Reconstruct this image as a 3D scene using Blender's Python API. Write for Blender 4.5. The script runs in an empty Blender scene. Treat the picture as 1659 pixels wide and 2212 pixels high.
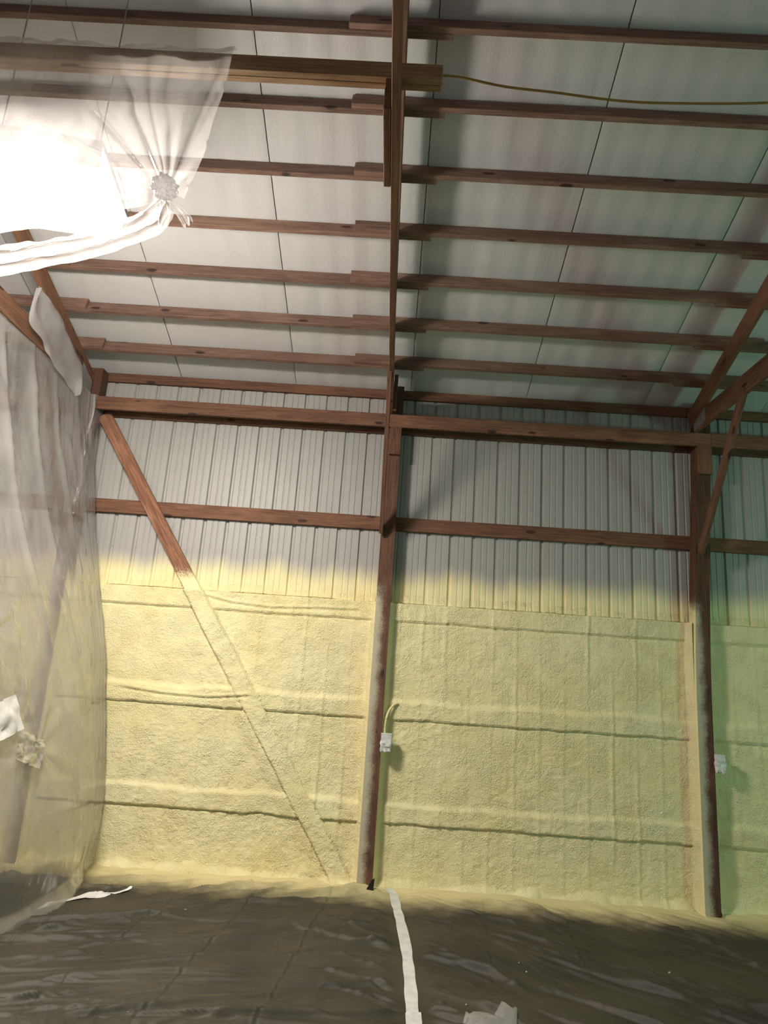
import bpy, bmesh, math, random
import numpy as np
from mathutils import Vector, Matrix

SC = bpy.context.scene
COL = SC.collection
random.seed(7)

# ------------------------------------------------------------------ camera
IMG_W, IMG_H = 1659, 2212
F_PX = 1464.43
CAM = Vector((0.07494, -6.74517, 1.84380))
YAW, PITCH, ROLL = 0.0194897, 0.2372211, -0.0691036
RM = (Matrix.Rotation(YAW, 3, 'Z') @ Matrix.Rotation(PITCH, 3, 'X') @ Matrix.Rotation(ROLL, 3, 'Y'))
cam_data = bpy.data.cameras.new('camera')
cam = bpy.data.objects.new('camera', cam_data)
COL.objects.link(cam)
r_, f_, u_ = RM.col[0], RM.col[1], RM.col[2]
m4 = Matrix.Identity(4)
for i in range(3):
    m4[i][0], m4[i][1], m4[i][2], m4[i][3] = r_[i], u_[i], -f_[i], CAM[i]
cam.matrix_world = m4
cam_data.sensor_fit = 'VERTICAL'
cam_data.sensor_height = 36.0
cam_data.lens = F_PX / IMG_H * 36.0
cam_data.clip_start = 0.05
SC.camera = cam

# ------------------------------------------------------------------ world / exposure
world = bpy.data.worlds.new('world')
SC.world = world
world.use_nodes = True
bg = world.node_tree.nodes['Background']
bg.inputs[0].default_value = (0.92, 0.89, 0.86, 1)
bg.inputs[1].default_value = 0.34
SC.view_settings.view_transform = 'Standard'
SC.view_settings.look = 'None'
SC.view_settings.gamma = 1.0
SC.view_settings.use_curve_mapping = False
SC.view_settings.exposure = 0.0
LAMP_STRENGTH = 178.0      # wrapped lamp above the left bay
GREEN_STRENGTH = 82.0     # second work light, beyond the right of the frame


def ray(px, py):
    return RM @ Vector(((px - IMG_W / 2) / F_PX, 1.0, -(py - IMG_H / 2) / F_PX))


def on_plane(axis, val, px, py):
    d = ray(px, py)
    i = 'xyz'.index(axis)
    return CAM + d * ((val - CAM[i]) / d[i])


# ------------------------------------------------------------------ dimensions (metres)
B1, B2, B0, B3, BM = 0.0, 3.048, -3.17, 6.096, -6.30      # post centres
POSTS = [BM, B0, B1, B2, B3]
PF, PB = -0.18, -0.04          # post front / back (girt front)
GIRT_Z = [0.63, 1.54, 2.455, 3.349]
CAR_Z = 4.392
SL = 0.36114
TS, CS, SS = math.tan(SL), math.cos(SL), math.sin(SL)
ZC = 4.8077
SPU, U2 = 0.48662, 0.5142
RIDGE_Y = -6.6
FOAM_TOP = 2.545
TRUSS_OFF = {-6.30: -0.03, -3.17: -0.03, 0.0: -0.055, 3.048: 0.02, 6.096: 0.0}   # truss centre beside each post centre


def ceil_z(y):
    return ZC - y * TS


# ------------------------------------------------------------------ noise helpers
def vnoise(x, y, seed=0):
    x = np.asarray(x, float); y = np.asarray(y, float)
    xi = np.floor(x).astype(np.int64); yi = np.floor(y).astype(np.int64)
    fx = x - xi; fy = y - yi
    fx = fx * fx * fx * (fx * (fx * 6 - 15) + 10); fy = fy * fy * fy * (fy * (fy * 6 - 15) + 10)

    def h(a, b):
        n = (a * 374761393 + b * 668265263 + seed * 974634777) & 0x7fffffff
        n = ((n ^ (n >> 13)) * 1274126177) & 0x7fffffff
        n = ((n ^ (n >> 16)) * 2246822519) & 0x7fffffff
        return (n & 0xffff) / 65535.0 * 2 - 1
    a = h(xi, yi); b = h(xi + 1, yi); c = h(xi, yi + 1); d = h(xi + 1, yi + 1)
    return (a * (1 - fx) + b * fx) * (1 - fy) + (c * (1 - fx) + d * fx) * fy


def fbm(x, y, seed=0, o=4, g=0.5):
    s = 0; a = 1.0; k = 1.0
    for i in range(o):
        s = s + a * vnoise(x * k, y * k, seed + i * 17)
        a *= g; k *= 2.03
    return s


def sstep(a, b, x):
    t = np.clip((np.asarray(x, float) - a) / (b - a), 0, 1)
    return t * t * (3 - 2 * t)


# ------------------------------------------------------------------ object helpers
def link(o, parent=None):
    COL.objects.link(o)
    if parent is not None:
        o.parent = parent
    return o


def tag(o, label=None, cat=None, group=None, kind=None):
    if label: o['label'] = label
    if cat: o['category'] = cat
    if group: o['group'] = group
    if kind: o['kind'] = kind
    return o


def empty(name, loc=(0, 0, 0), label=None, cat=None, group=None, kind=None):
    o = bpy.data.objects.new(name, None)
    o.location = loc
    o.empty_display_size = 0.1
    link(o)
    return tag(o, label, cat, group, kind)


def mesh_obj(name, verts, faces, mat, parent=None, smooth=False):
    me = bpy.data.meshes.new(name)
    me.from_pydata([tuple(v) for v in verts], [], faces)
    me.materials.append(mat)
    if smooth:
        me.polygons.foreach_set('use_smooth', [True] * len(me.polygons))
    me.update()
    o = bpy.data.objects.new(name, me)
    link(o)
    if parent is not None:
        o.parent = parent
        o.matrix_parent_inverse = parent.matrix_basis.inverted()
    return o


def grid_obj(name, P, mat, parent=None, smooth=True, closed_u=False):
    """P: (n, m, 3) array -> quad grid."""
    n, m, _ = P.shape
    idx = np.arange(n * m).reshape(n, m)
    a = idx[:-1, :-1].ravel(); b = idx[1:, :-1].ravel(); c = idx[1:, 1:].ravel(); d = idx[:-1, 1:].ravel()
    F = np.stack([a, b, c, d], 1)
    if closed_u:
        a = idx[-1, :-1]; b = idx[0, :-1]; c = idx[0, 1:]; d = idx[-1, 1:]
        F = np.concatenate([F, np.stack([a, b, c, d], 1)])
    me = bpy.data.meshes.new(name)
    me.vertices.add(n * m)
    me.vertices.foreach_set('co', P.reshape(-1).astype(np.float32))
    me.loops.add(F.size)
    me.loops.foreach_set('vertex_index', F.ravel().astype(np.int32))
    me.polygons.add(len(F))
    me.polygons.foreach_set('loop_start', (np.arange(len(F)) * 4).astype(np.int32))
    me.polygons.foreach_set('loop_total', np.full(len(F), 4, np.int32))
    me.polygons.foreach_set('use_smooth', np.full(len(F), smooth, bool))
    me.update(calc_edges=True)
    me.validate()
    me.materials.append(mat)
    o = bpy.data.objects.new(name, me)
    link(o)
    if parent is not None:
        o.parent = parent
        o.matrix_parent_inverse = parent.matrix_basis.inverted()
    return o


_box_cache = {}


def box_mesh(l, w, t, bev, mat):
    key = (round(l, 4), round(w, 4), round(t, 4), bev, mat.name)
    if key in _box_cache:
        return _box_cache[key]
    bm = bmesh.new()
    bmesh.ops.create_cube(bm, size=1.0)
    for v in bm.verts:
        v.co = Vector((v.co.x * l, v.co.y * t, v.co.z * w))
    if bev > 0:
        bmesh.ops.bevel(bm, geom=bm.edges[:], offset=bev, segments=1, affect='EDGES')
    me = bpy.data.meshes.new('board')
    bm.to_mesh(me); bm.free()
    me.materials.append(mat)
    _box_cache[key] = me
    return me


def board(name, p0, p1, w, t, up, mat, parent=None, bev=0.003):
    """rectangular timber: centre line p0-p1, width w along up, thickness t."""
    p0, p1, up = Vector(p0), Vector(p1), Vector(up)
    x = (p1 - p0); L = x.length; x.normalize()
    y = up.cross(x).normalized()
    z = x.cross(y).normalized()
    me = box_mesh(L, w, t, bev, mat)
    o = bpy.data.objects.new(name, me)
    M = Matrix.Identity(4)
    c = (p0 + p1) / 2
    for i in range(3):
        M[i][0], M[i][1], M[i][2], M[i][3] = x[i], y[i], z[i], c[i]
    link(o)
    if parent is not None:
        o.parent = parent
        o.matrix_parent_inverse = parent.matrix_basis.inverted()
    o.matrix_basis = M
    return o


def tube(name, pts, rad, mat, parent=None, seg=8):
    pts = [Vector(p) for p in pts]
    n = len(pts)
    P = np.zeros((n, seg + 1, 3))
    ref = Vector((0.13, 0.2, 1)).normalized()
    for i, p in enumerate(pts):
        d = (pts[min(i + 1, n - 1)] - pts[max(i - 1, 0)]).normalized()
        a = d.cross(ref)
        if a.length < 1e-4: a = d.cross(Vector((1, 0, 0)))
        a.normalize(); b = d.cross(a)
        r = rad[i] if hasattr(rad, '__len__') else rad
        for k in range(seg + 1):
            th = 2 * math.pi * k / seg
            P[i, k] = p + a * (r * math.cos(th)) + b * (r * math.sin(th))
    return grid_obj(name, P, mat, parent)


def smooth_path(ctrl, n):
    c = np.array([tuple(v) for v in ctrl], float)
    m = len(c)
    out = []
    for t in np.linspace(0, m - 1 - 1e-9, n):
        i = int(t); f = t - i
        p0 = c[max(i - 1, 0)]; p1 = c[i]; p2 = c[i + 1]; p3 = c[min(i + 2, m - 1)]
        out.append(0.5 * ((2 * p1) + (-p0 + p2) * f + (2 * p0 - 5 * p1 + 4 * p2 - p3) * f * f + (-p0 + 3 * p1 - 3 * p2 + p3) * f ** 3))
    return np.array(out)


# ------------------------------------------------------------------ materials
class NT:
    def __init__(self, name):
        self.m = bpy.data.materials.new(name)
        self.m.use_nodes = True
        self.t = self.m.node_tree
        self.t.nodes.clear()
        self.out = self.n('ShaderNodeOutputMaterial')

    def n(self, typ, **kw):
        nd = self.t.nodes.new(typ)
        for k, v in kw.items():
            if k.startswith('i_'):
                nd.inputs[k[2:].replace('_', ' ')].default_value = v
            else:
                setattr(nd, k, v)
        return nd

    def l(self, a, b):
        self.t.links.new(a, b)

    def put(self, sock, v):
        if hasattr(v, 'node') or isinstance(v, bpy.types.NodeSocket):
            self.l(v, sock)
        else:
            sock.default_value = v

    def math(self, op, a, b=0.0, c=None, clamp=False):
        nd = self.n('ShaderNodeMath', operation=op, use_clamp=clamp)
        self.put(nd.inputs[0], a); self.put(nd.inputs[1], b)
        if c is not None: self.put(nd.inputs[2], c)
        return nd.outputs[0]

    def mix(self, fac, a, b):
        nd = self.n('ShaderNodeMix', data_type='RGBA')
        self.put(nd.inputs[0], fac); self.put(nd.inputs[6], a); self.put(nd.inputs[7], b)
        return nd.outputs[2]

    def noise(self, vec, scale, detail=3, rough=0.5, dist=0.0):
        nd = self.n('ShaderNodeTexNoise')
        if vec is not None: self.l(vec, nd.inputs['Vector'])
        nd.inputs['Scale'].default_value = scale
        nd.inputs['Detail'].default_value = detail
        nd.inputs['Roughness'].default_value = rough
        nd.inputs['Distortion'].default_value = dist
        return nd.outputs['Fac']

    def vscale(self, vec, s):
        nd = self.n('ShaderNodeMapping')
        self.l(vec, nd.inputs[0])
        nd.inputs['Scale'].default_value = s
        return nd.outputs[0]

    def smooth(self, v, a, b):
        nd = self.n('ShaderNodeMapRange', interpolation_type='SMOOTHSTEP')
        self.put(nd.inputs[0], v)
        nd.inputs[1].default_value = a; nd.inputs[2].default_value = b
        return nd.outputs[0]

    def bump(self, h, dist, strength=1.0):
        nd = self.n('ShaderNodeBump')
        nd.inputs['Strength'].default_value = strength
        nd.inputs['Distance'].default_value = dist
        self.l(h, nd.inputs['Height'])
        return nd.outputs[0]

    def principled(self, col, rough=0.6, normal=None, spec=0.5, metal=0.0):
        p = self.n('ShaderNodeBsdfPrincipled')
        self.put(p.inputs['Base Color'], col)
        self.put(p.inputs['Roughness'], rough)
        p.inputs['Specular IOR Level'].default_value = spec
        p.inputs['Metallic'].default_value = metal
        if normal is not None: self.l(normal, p.inputs['Normal'])
        self.l(p.outputs[0], self.out.inputs[0])
        return p

    def pos(self):
        return self.n('ShaderNodeNewGeometry').outputs['Position']

    def sep(self, v):
        nd = self.n('ShaderNodeSeparateXYZ')
        self.l(v, nd.inputs[0])
        return nd.outputs


FOAM_COL = (0.80, 0.715, 0.40, 1)
FOAM_COL2 = (0.75, 0.62, 0.28, 1)


def foam_colour(k, pos):
    n1 = k.smooth(k.noise(pos, 3.0, 3), 0.35, 0.7)
    n2 = k.smooth(k.noise(pos, 1.1, 2), 0.4, 0.65)
    c = k.mix(k.math('MULTIPLY', n1, 0.45), FOAM_COL, FOAM_COL2)
    return k.mix(k.math('MULTIPLY', n2, 0.35), c, (0.82, 0.745, 0.47, 1))


def mat_wood(name, base, dark, overspray=None, rough=0.75):
    k = NT(name)
    tc = k.n('ShaderNodeTexCoord').outputs['Object']
    oi = k.n('ShaderNodeObjectInfo')
    add = k.n('ShaderNodeVectorMath', operation='ADD')
    k.l(tc, add.inputs[0])
    sc = k.n('ShaderNodeVectorMath', operation='SCALE')
    k.l(oi.outputs['Location'], sc.inputs[0]); sc.inputs['Scale'].default_value = 3.7
    k.l(sc.outputs[0], add.inputs[1])
    v = add.outputs[0]
    grain = k.noise(k.vscale(v, (0.9, 16, 16)), 3.2, 5, 0.6, 1.2)
    fine = k.noise(k.vscale(v, (1.5, 70, 70)), 2.0, 3, 0.6, 0.3)
    blot = k.noise(k.vscale(v, (1.2, 4, 4)), 1.6, 3, 0.55)
    c = k.mix(k.smooth(grain, 0.35, 0.68), base, dark)
    c = k.mix(k.math('MULTIPLY', k.smooth(fine, 0.5, 0.75), 0.45), c, tuple(x * 0.55 for x in dark[:3]) + (1,))
    light = (min(1, base[0] * 1.35), base[1] * 1.42, base[2] * 1.5, 1)
    c = k.mix(k.math('MULTIPLY', k.smooth(blot, 0.48, 0.72), 0.6), c, light)
    # knots
    vo = k.n('ShaderNodeTexVoronoi', feature='F1')
    k.l(k.vscale(v, (2.6, 7.0, 7.0)), vo.inputs['Vector'])
    vo.inputs['Scale'].default_value = 1.0
    wob = k.math('MULTIPLY', k.noise(v, 30, 2), 0.05)
    kn = k.math('SUBTRACT', 1.0, k.smooth(k.math('ADD', vo.outputs['Distance'], wob), 0.12, 0.19))
    c = k.mix(k.math('MULTIPLY', kn, 0.88), c, (0.022, 0.010, 0.007, 1))
    rnd = k.n('ShaderNodeHueSaturation')
    k.l(c, rnd.inputs['Color'])
    k.l(k.math('MULTIPLY_ADD', oi.outputs['Random'], 0.35, 0.82), rnd.inputs['Value'])
    c = rnd.outputs[0]
    h = k.math('ADD', grain, k.math('MULTIPLY', fine, 0.6))
    nb = k.bump(h, 0.0015, 0.6)
    if overspray:
        pos = k.pos()
        s = k.sep(pos)
        speck = k.noise(pos, 160, 2, 0.6)
        big = k.noise(pos, 7, 3, 0.6)
        c = overspray(k, c, pos, s, speck, big)
    k.principled(c, rough, nb, 0.35)
    return k.m


def over_brace(k, c, pos, s, speck, big):
    z = k.math('ADD', s[2], k.math('MULTIPLY_ADD', big, 0.10, -0.05))
    z = k.math('ADD', z, k.math('MULTIPLY_ADD', speck, 0.30, -0.15))
    m = k.math('SUBTRACT', 1.0, k.smooth(z, 2.66, 2.74))
    return k.mix(m, c, foam_colour(k, pos))


def over_post(k, c, pos, s, speck, big):
    """dried overspray: side faces coated, front dusted more on its left part, below the top of the foam."""
    tc = k.sep(k.n('ShaderNodeTexCoord').outputs['Object'])
    lx = tc[1]   # across the post (-0.07..0.07), set by board(): thickness axis runs along -x
    lx = k.math('MULTIPLY', lx, -1.0)
    zz = k.math('ADD', s[2], k.math('MULTIPLY_ADD', big, 0.3, -0.15))
    low = k.math('SUBTRACT', 1.0, k.smooth(k.math('ADD', zz, k.math('MULTIPLY_ADD', speck, 0.3, -0.15)), 2.55, 2.78))
    d = k.math('ADD', lx, k.math('MULTIPLY_ADD', speck, 0.11, -0.055))
    d = k.math('ADD', d, k.math('MULTIPLY_ADD', big, 0.10, -0.05))
    left = k.math('SUBTRACT', 1.0, k.smooth(d, -0.050, 0.032))
    m = k.math('MULTIPLY', k.math('MULTIPLY', left, low), 0.88)
    c = k.mix(m, c, (0.50, 0.46, 0.33, 1))
    nx = k.sep(k.n('ShaderNodeNewGeometry').outputs['Normal'])[0]
    side = k.smooth(k.math('ABSOLUTE', nx), 0.8, 0.9)
    return k.mix(k.math('MULTIPLY', side, low), c, foam_colour(k, pos))


M = {}
M['wood'] = mat_wood('wood_framing', (0.190, 0.092, 0.050, 1), (0.100, 0.043, 0.024, 1))
M['purlin'] = mat_wood('wood_purlin', (0.215, 0.128, 0.090, 1), (0.120, 0.064, 0.045, 1))
M['girt'] = mat_wood('wood_girt', (0.170, 0.078, 0.041, 1), (0.085, 0.036, 0.020, 1))
M['beam'] = mat_wood('wood_beam', (0.36, 0.225, 0.120, 1), (0.235, 0.130, 0.066, 1))
M['brace'] = mat_wood('wood_brace', (0.270, 0.128, 0.070, 1), (0.120, 0.047, 0.024, 1), over_brace)
M['post'] = mat_wood('wood_post', (0.120, 0.054, 0.030, 1), (0.060, 0.026, 0.015, 1), over_post)


def mat_foam():
    k = NT('spray_foam')
    pos = k.pos()
    c = foam_colour(k, pos)
    big = k.noise(pos, 7, 3, 0.55)
    n1 = k.noise(pos, 70, 2, 0.5, 0.2)
    n2 = k.noise(pos, 140, 2, 0.5, 0.2)
    amt = k.math('MULTIPLY_ADD', k.smooth(big, 0.3, 0.7), 0.8, 0.5)
    h = k.math('MULTIPLY', k.math('ADD', n1, k.math('MULTIPLY', n2, 0.4)), amt)
    k.principled(c, 0.55, k.bump(h, 0.0125, 0.9), 0.35)
    return k.m


M['foam'] = mat_foam()


def mat_steel():
    k = NT('white_steel')
    pos = k.pos()
    s = k.sep(pos)
    c0 = k.mix(k.smooth(k.noise(pos, 7.0, 4), 0.45, 0.8), (0.328, 0.317, 0.297, 1), (0.308, 0.297, 0.279, 1))
    spot = k.n('ShaderNodeTexVoronoi', feature='F1')
    k.l(pos, spot.inputs['Vector']); spot.inputs['Scale'].default_value = 6.0
    c0 = k.mix(k.math('MULTIPLY', k.math('SUBTRACT', 1.0, k.smooth(spot.outputs['Distance'], 0.03, 0.05)), 0.6), c0, (0.12, 0.11, 0.10, 1))
    wave = k.noise(k.vscale(pos, (1, 1, 0.0)), 2.2, 2, 0.5)
    wave2 = k.noise(k.vscale(pos, (1, 1, 0.0)), 9.0, 2, 0.5)
    z = k.math('SUBTRACT', s[2], k.math('MULTIPLY_ADD', wave, 0.34, -0.17))
    z = k.math('SUBTRACT', z, k.math('MULTIPLY_ADD', wave2, 0.10, -0.05))
    z = k.math('ADD', z, k.math('MULTIPLY_ADD', k.noise(pos, 150, 2), 0.14, -0.07))
    m = k.math('MULTIPLY', k.math('SUBTRACT', 1.0, k.smooth(z, 2.68, 2.94)), 0.97)
    c = k.mix(m, c0, foam_colour(k, pos))
    n1 = k.math('MULTIPLY', k.noise(pos, 45, 3, 0.6), m)
    r = k.math('MULTIPLY_ADD', m, 0.15, 0.48)
    k.principled(c, r, k.bump(n1, 0.007, 0.7), 0.45)
    return k.m


M['steel'] = mat_steel()


def mat_ceiling():
    k = NT('white_insulation')
    pos = k.pos()
    c = k.mix(k.smooth(k.noise(pos, 6.0, 4), 0.45, 0.8), (0.545, 0.53, 0.523, 1), (0.525, 0.51, 0.50, 1))
    cr = k.n('ShaderNodeTexVoronoi', feature='F1')
    k.l(k.vscale(pos, (1, 1, 1)), cr.inputs['Vector']); cr.inputs['Scale'].default_value = 95.0
    h = k.math('ADD', k.math('MULTIPLY', cr.outputs['Distance'], 0.5), k.math('MULTIPLY', k.noise(k.vscale(pos, (5, 0.3, 0.3)), 3.0, 2), 1.4))
    k.principled(c, 0.45, k.bump(h, 0.004, 0.6), 0.5)
    return k.m


M['ceil'] = mat_ceiling()


def mat_plain(name, col, rough=0.6, spec=0.5, metal=0.0, bump=None):
    k = NT(name)
    pos = k.pos()
    n = k.noise(pos, 14, 3)
    c = k.mix(k.smooth(n, 0.35, 0.7), col, tuple(x * 0.82 for x in col[:3]) + (1,))
    nb = k.bump(k.noise(pos, bump[0], 3), bump[1], 0.8) if bump else None
    k.principled(c, rough, nb, spec, metal)
    return k.m


M['concrete'] = mat_plain('concrete', (0.32, 0.31, 0.29, 1), 0.8, bump=(40, 0.002))
M['tape'] = mat_plain('masking_tape', (0.66, 0.66, 0.63, 1), 0.5, bump=(60, 0.002))
M['gusset'] = mat_plain('galvanised_plate', (0.45, 0.45, 0.46, 1), 0.4, metal=0.6, bump=(90, 0.002))
M['housing'] = mat_plain('lamp_housing', (0.45, 0.45, 0.45, 1), 0.4)
M['cord'] = mat_plain('yellow_cable', (0.33, 0.20, 0.035, 1), 0.5)
M['whitefilm'] = mat_plain('white_film', (0.72, 0.70, 0.66, 1), 0.35, bump=(18, 0.006))
M['blackfilm'] = mat_plain('black_film', (0.012, 0.012, 0.011, 1), 0.35, bump=(25, 0.004))


def mat_sheet():
    k = NT('black_poly_sheet')
    pos = k.pos()
    s = k.sep(pos)
    base = k.mix(k.smooth(k.noise(pos, 1.6, 3), 0.35, 0.7), (0.052, 0.045, 0.029, 1), (0.032, 0.028, 0.020, 1))
    dust = k.math('MULTIPLY', k.smooth(k.noise(pos, 5, 4, 0.65), 0.5, 0.85), 0.25)
    base = k.mix(dust, base, (0.11, 0.10, 0.075, 1))
    y = k.math('ADD', s[1], k.math('MULTIPLY_ADD', k.noise(pos, 3.5, 4, 0.6), 0.46, -0.23))
    y = k.math('ADD', y, k.math('MULTIPLY_ADD', k.noise(pos, 170, 2), 0.16, -0.08))
    m = k.math('MULTIPLY', k.smooth(y, -0.72, -0.10), 0.95)
    c = k.mix(m, base, (0.68, 0.58, 0.31, 1))
    rough = k.math('MULTIPLY_ADD', m, 0.15, 0.58)
    h = k.noise(k.vscale(pos, (6, 14, 6)), 1.0, 4, 0.6, 0.8)
    k.principled(c, rough, k.bump(h, 0.006, 0.5), 0.32)
    return k.m


M['sheet'] = mat_sheet()


def mat_film(name, clear=0.42, tint=(0.80, 0.77, 0.76, 1), gl=0.8, dust=False):
    """thin clear polythene: part straight-through, part milky scatter, part gloss."""
    k = NT(name)
    tc = k.pos()
    h = k.noise(k.vscale(tc, (5, 5, 1.6)), 2.2, 4, 0.6, 0.8)
    h = k.math('ADD', h, k.math('MULTIPLY', k.noise(k.vscale(tc, (9, 9, 3)), 3.0, 3, 0.6, 1.5), 0.3))
    nb = k.bump(h, 0.008, 0.6)
    tr = k.n('ShaderNodeBsdfTransparent'); tr.inputs[0].default_value = (0.96, 0.95, 0.95, 1)
    tl = k.n('ShaderNodeBsdfTranslucent'); tl.inputs[0].default_value = tint
    df = k.n('ShaderNodeBsdfDiffuse'); df.inputs[0].default_value = tint
    k.l(nb, tl.inputs['Normal']); k.l(nb, df.inputs['Normal'])
    m1 = k.n('ShaderNodeMixShader'); m1.inputs[0].default_value = 0.45
    k.l(tl.outputs[0], m1.inputs[1]); k.l(df.outputs[0], m1.inputs[2])
    m2 = k.n('ShaderNodeMixShader')
    milk = k.math('MULTIPLY_ADD', k.smooth(k.noise(tc, 1.7, 3), 0.3, 0.7), 0.16, 1.0 - clear - 0.08, clamp=True)
    k.l(milk, m2.inputs[0])
    k.l(tr.outputs[0], m2.inputs[1]); k.l(m1.outputs[0], m2.inputs[2])
    g = k.n('ShaderNodeBsdfGlossy'); g.inputs['Roughness'].default_value = 0.16
    k.l(nb, g.inputs['Normal'])
    lw = k.n('ShaderNodeLayerWeight'); lw.inputs['Blend'].default_value = 0.5
    k.l(nb, lw.inputs['Normal'])
    fres = k.math('MULTIPLY_ADD', k.math('POWER', lw.outputs['Facing'], 3.0), 0.7, 0.06)
    m3 = k.n('ShaderNodeMixShader')
    k.l(k.math('MULTIPLY', fres, gl, clamp=True), m3.inputs[0])
    k.l(m2.outputs[0], m3.inputs[1]); k.l(g.outputs[0], m3.inputs[2])
    k.l(m3.outputs[0], k.out.inputs[0])
    return k.m


M['film'] = mat_film('clear_film', 0.60, (0.80, 0.765, 0.74, 1), 1.3)
M['film_thin'] = mat_film('clear_film_thin', 0.70, (0.84, 0.81, 0.80, 1), 1.1)
M['film_shiny'] = mat_film('crinkled_film', 0.45, (0.86, 0.84, 0.83, 1), 3.0)
M['film_milky'] = mat_film('milky_film', 0.22, (0.66, 0.635, 0.64, 1))


def mat_emit(name, col, st):
    k = NT(name)
    e = k.n('ShaderNodeEmission')
    e.inputs[0].default_value = col
    e.inputs[1].default_value = st
    k.l(e.outputs[0], k.out.inputs[0])
    return k.m


M['lamp'] = mat_emit('lamp_diffuser', (1.0, 0.93, 0.84, 1), LAMP_STRENGTH)
M['lampg'] = mat_emit('lamp_diffuser_green', (0.28, 1.0, 0.62, 1), GREEN_STRENGTH)

# ================================================================== SETTING
floor = mesh_obj('floor', [(-9, -14, -0.012), (9, -14, -0.012), (9, 0.1, -0.012), (-9, 0.1, -0.012)], [(0, 1, 2, 3)], M['concrete'])
floor['kind'] = 'structure'

# --- back wall: ribbed steel panels, each a 0.914 m sheet
wall = empty('wall_back', (0, 0, 0), kind='structure')
RIB = 0.2286
PW = RIB * 4
X0 = -3.016 - 4 * PW


def panel_profile():
    pts = []
    for r in range(4):
        b = r * RIB
        pts += [(b - 0.022, 0.0), (b - 0.010, 0.019), (b + 0.010, 0.019), (b + 0.022, 0.0)]
        for q in (0.085, 0.143):
            pts += [(b + q - 0.009, 0.0), (b + q - 0.004, 0.0045), (b + q + 0.004, 0.0045), (b + q + 0.009, 0.0)]
    # lap edge of the next sheet
    pts += [(PW - 0.0225, 0.0), (PW - 0.0215, -0.0022)]
    return pts


pp = panel_profile()
PZ0, PZ1 = -0.01, ZC + 0.02
zs = [PZ0, PZ1]
Pp = np.zeros((len(pp), 2, 3))
for i, (a, b) in enumerate(pp):
    for j, z in enumerate(zs):
        Pp[i, j] = (a, b, z)
pan0 = grid_obj('steel_panel', Pp, M['steel'], wall, smooth=False)
pan0.location = (X0, 0, 0)
for i in range(1, 14):
    c = pan0.copy(); COL.objects.link(c); c.parent = wall
    c.location = (X0 + i * PW, 0.0, 0)

# --- ceiling: 1.22 m strips of white faced insulation, with thin seams
ceiling = empty('ceiling', (0, 0, ZC), kind='structure')
SEAM = [-7.27, -6.035, -4.80, -3.565, -2.33, -1.09, 0.142, 1.372, 2.612, 3.85, 5.08, 6.31]
for i in range(len(SEAM) - 1):
    a, b = SEAM[i] + 0.0035, SEAM[i + 1] - 0.0035
    xs = np.linspace(a, b, 31)
    us = np.linspace(-0.05, -RIDGE_Y / CS, 61)
    U, X = np.meshgrid(us, xs)
    bag = 0.010 * np.abs(np.sin((U - U2) / SPU * math.pi)) ** 0.7
    w = 0.0035 * np.sin(X / RIB * 2 * math.pi + 1.0) + 0.006 * fbm(X * 3.1, U * 0.5, 5 + i, 2)
    edge = 0.007 * (np.exp(-(X - a) / 0.02) + np.exp(-(b - X) / 0.02))
    off = (bag * 0.6 + w - edge) - 0.012
    Y = -U * CS - 0 * off * SS
    Z = ZC + U * SS - off * 0 - (off) * 1.0
    P = np.stack([X, -U * CS - off * SS, ZC + U * SS - off * CS], -1)
    grid_obj('insulation_strip', P, M['ceil'], ceiling)
# steel roof skin above and the far slope of the roof
def roof_slab(name, y0, z0, y1, z1):
    o = mesh_obj(name, [(-8.2, y0, z0), (8.2, y0, z0), (8.2, y1, z1), (-8.2, y1, z1)], [(0, 1, 2, 3)], M['ceil'])
    o['kind'] = 'structure'
    return o


roof_slab('ceiling_deck', 0.15, ceil_z(0.15) + 0.05, RIDGE_Y, ceil_z(RIDGE_Y) + 0.05)
roof_slab('ceiling_far_slope', RIDGE_Y, ceil_z(RIDGE_Y) + 0.05, 2 * RIDGE_Y, ZC + 0.05)

# ================================================================== TIMBER FRAME
BAYNAME = {
    -1: 'the bay behind the clear plastic curtain',
    0: 'the bay with the diagonal brace',
    1: 'the bay under the yellow cable',
    2: 'the greenish bay past the braced post',
}
ORD = ['', 'first', 'second', 'third', 'fourth', 'fifth', 'sixth', 'seventh', 'eighth', 'ninth', 'tenth', 'eleventh', 'twelfth', 'thirteenth', 'fourteenth']

# posts: long timbers, the one past the yellow cable bowed slightly sideways
def make_post(x, label, bow=0.0, bw=0.115, bx=0.0125):
    p = empty('wall_post', (x, (PF + PB) / 2, 0), label, 'post')
    L = 4.80
    bm = bmesh.new()
    bmesh.ops.create_cube(bm, size=1.0)
    for v in bm.verts:
        v.co = Vector((v.co.x * L, v.co.y * 0.14, v.co.z * 0.14))
    for i in range(1, 16):
        bmesh.ops.bisect_plane(bm, geom=bm.verts[:] + bm.edges[:] + bm.faces[:], plane_co=(-L / 2 + L * i / 16, 0, 0), plane_no=(1, 0, 0))
    for v in bm.verts:
        v.co.y -= bow * float(sstep(1.7, 5.2, v.co.x + L / 2 - 0.012))
    me = bpy.data.meshes.new('post_shaft'); bm.to_mesh(me); bm.free(); me.materials.append(M['post'])
    o = bpy.data.objects.new('post_shaft', me); link(o); o.parent = p
    # local x runs up the timber, local y points to world -x
    o.matrix_basis = Matrix(((0, -1, 0, 0), (0, 0, -1, 0), (1, 0, 0, L / 2 - 0.012), (0, 0, 0, 1)))
    xb = x + bx + bow * float(sstep(1.7, 5.2, 4.18))
    board('bearing_block', (xb, PF - 0.019, 4.03), (xb, PF - 0.019, 4.322), bw, 0.038, (1, 0, 0), M['girt'], p)
    return p


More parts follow.
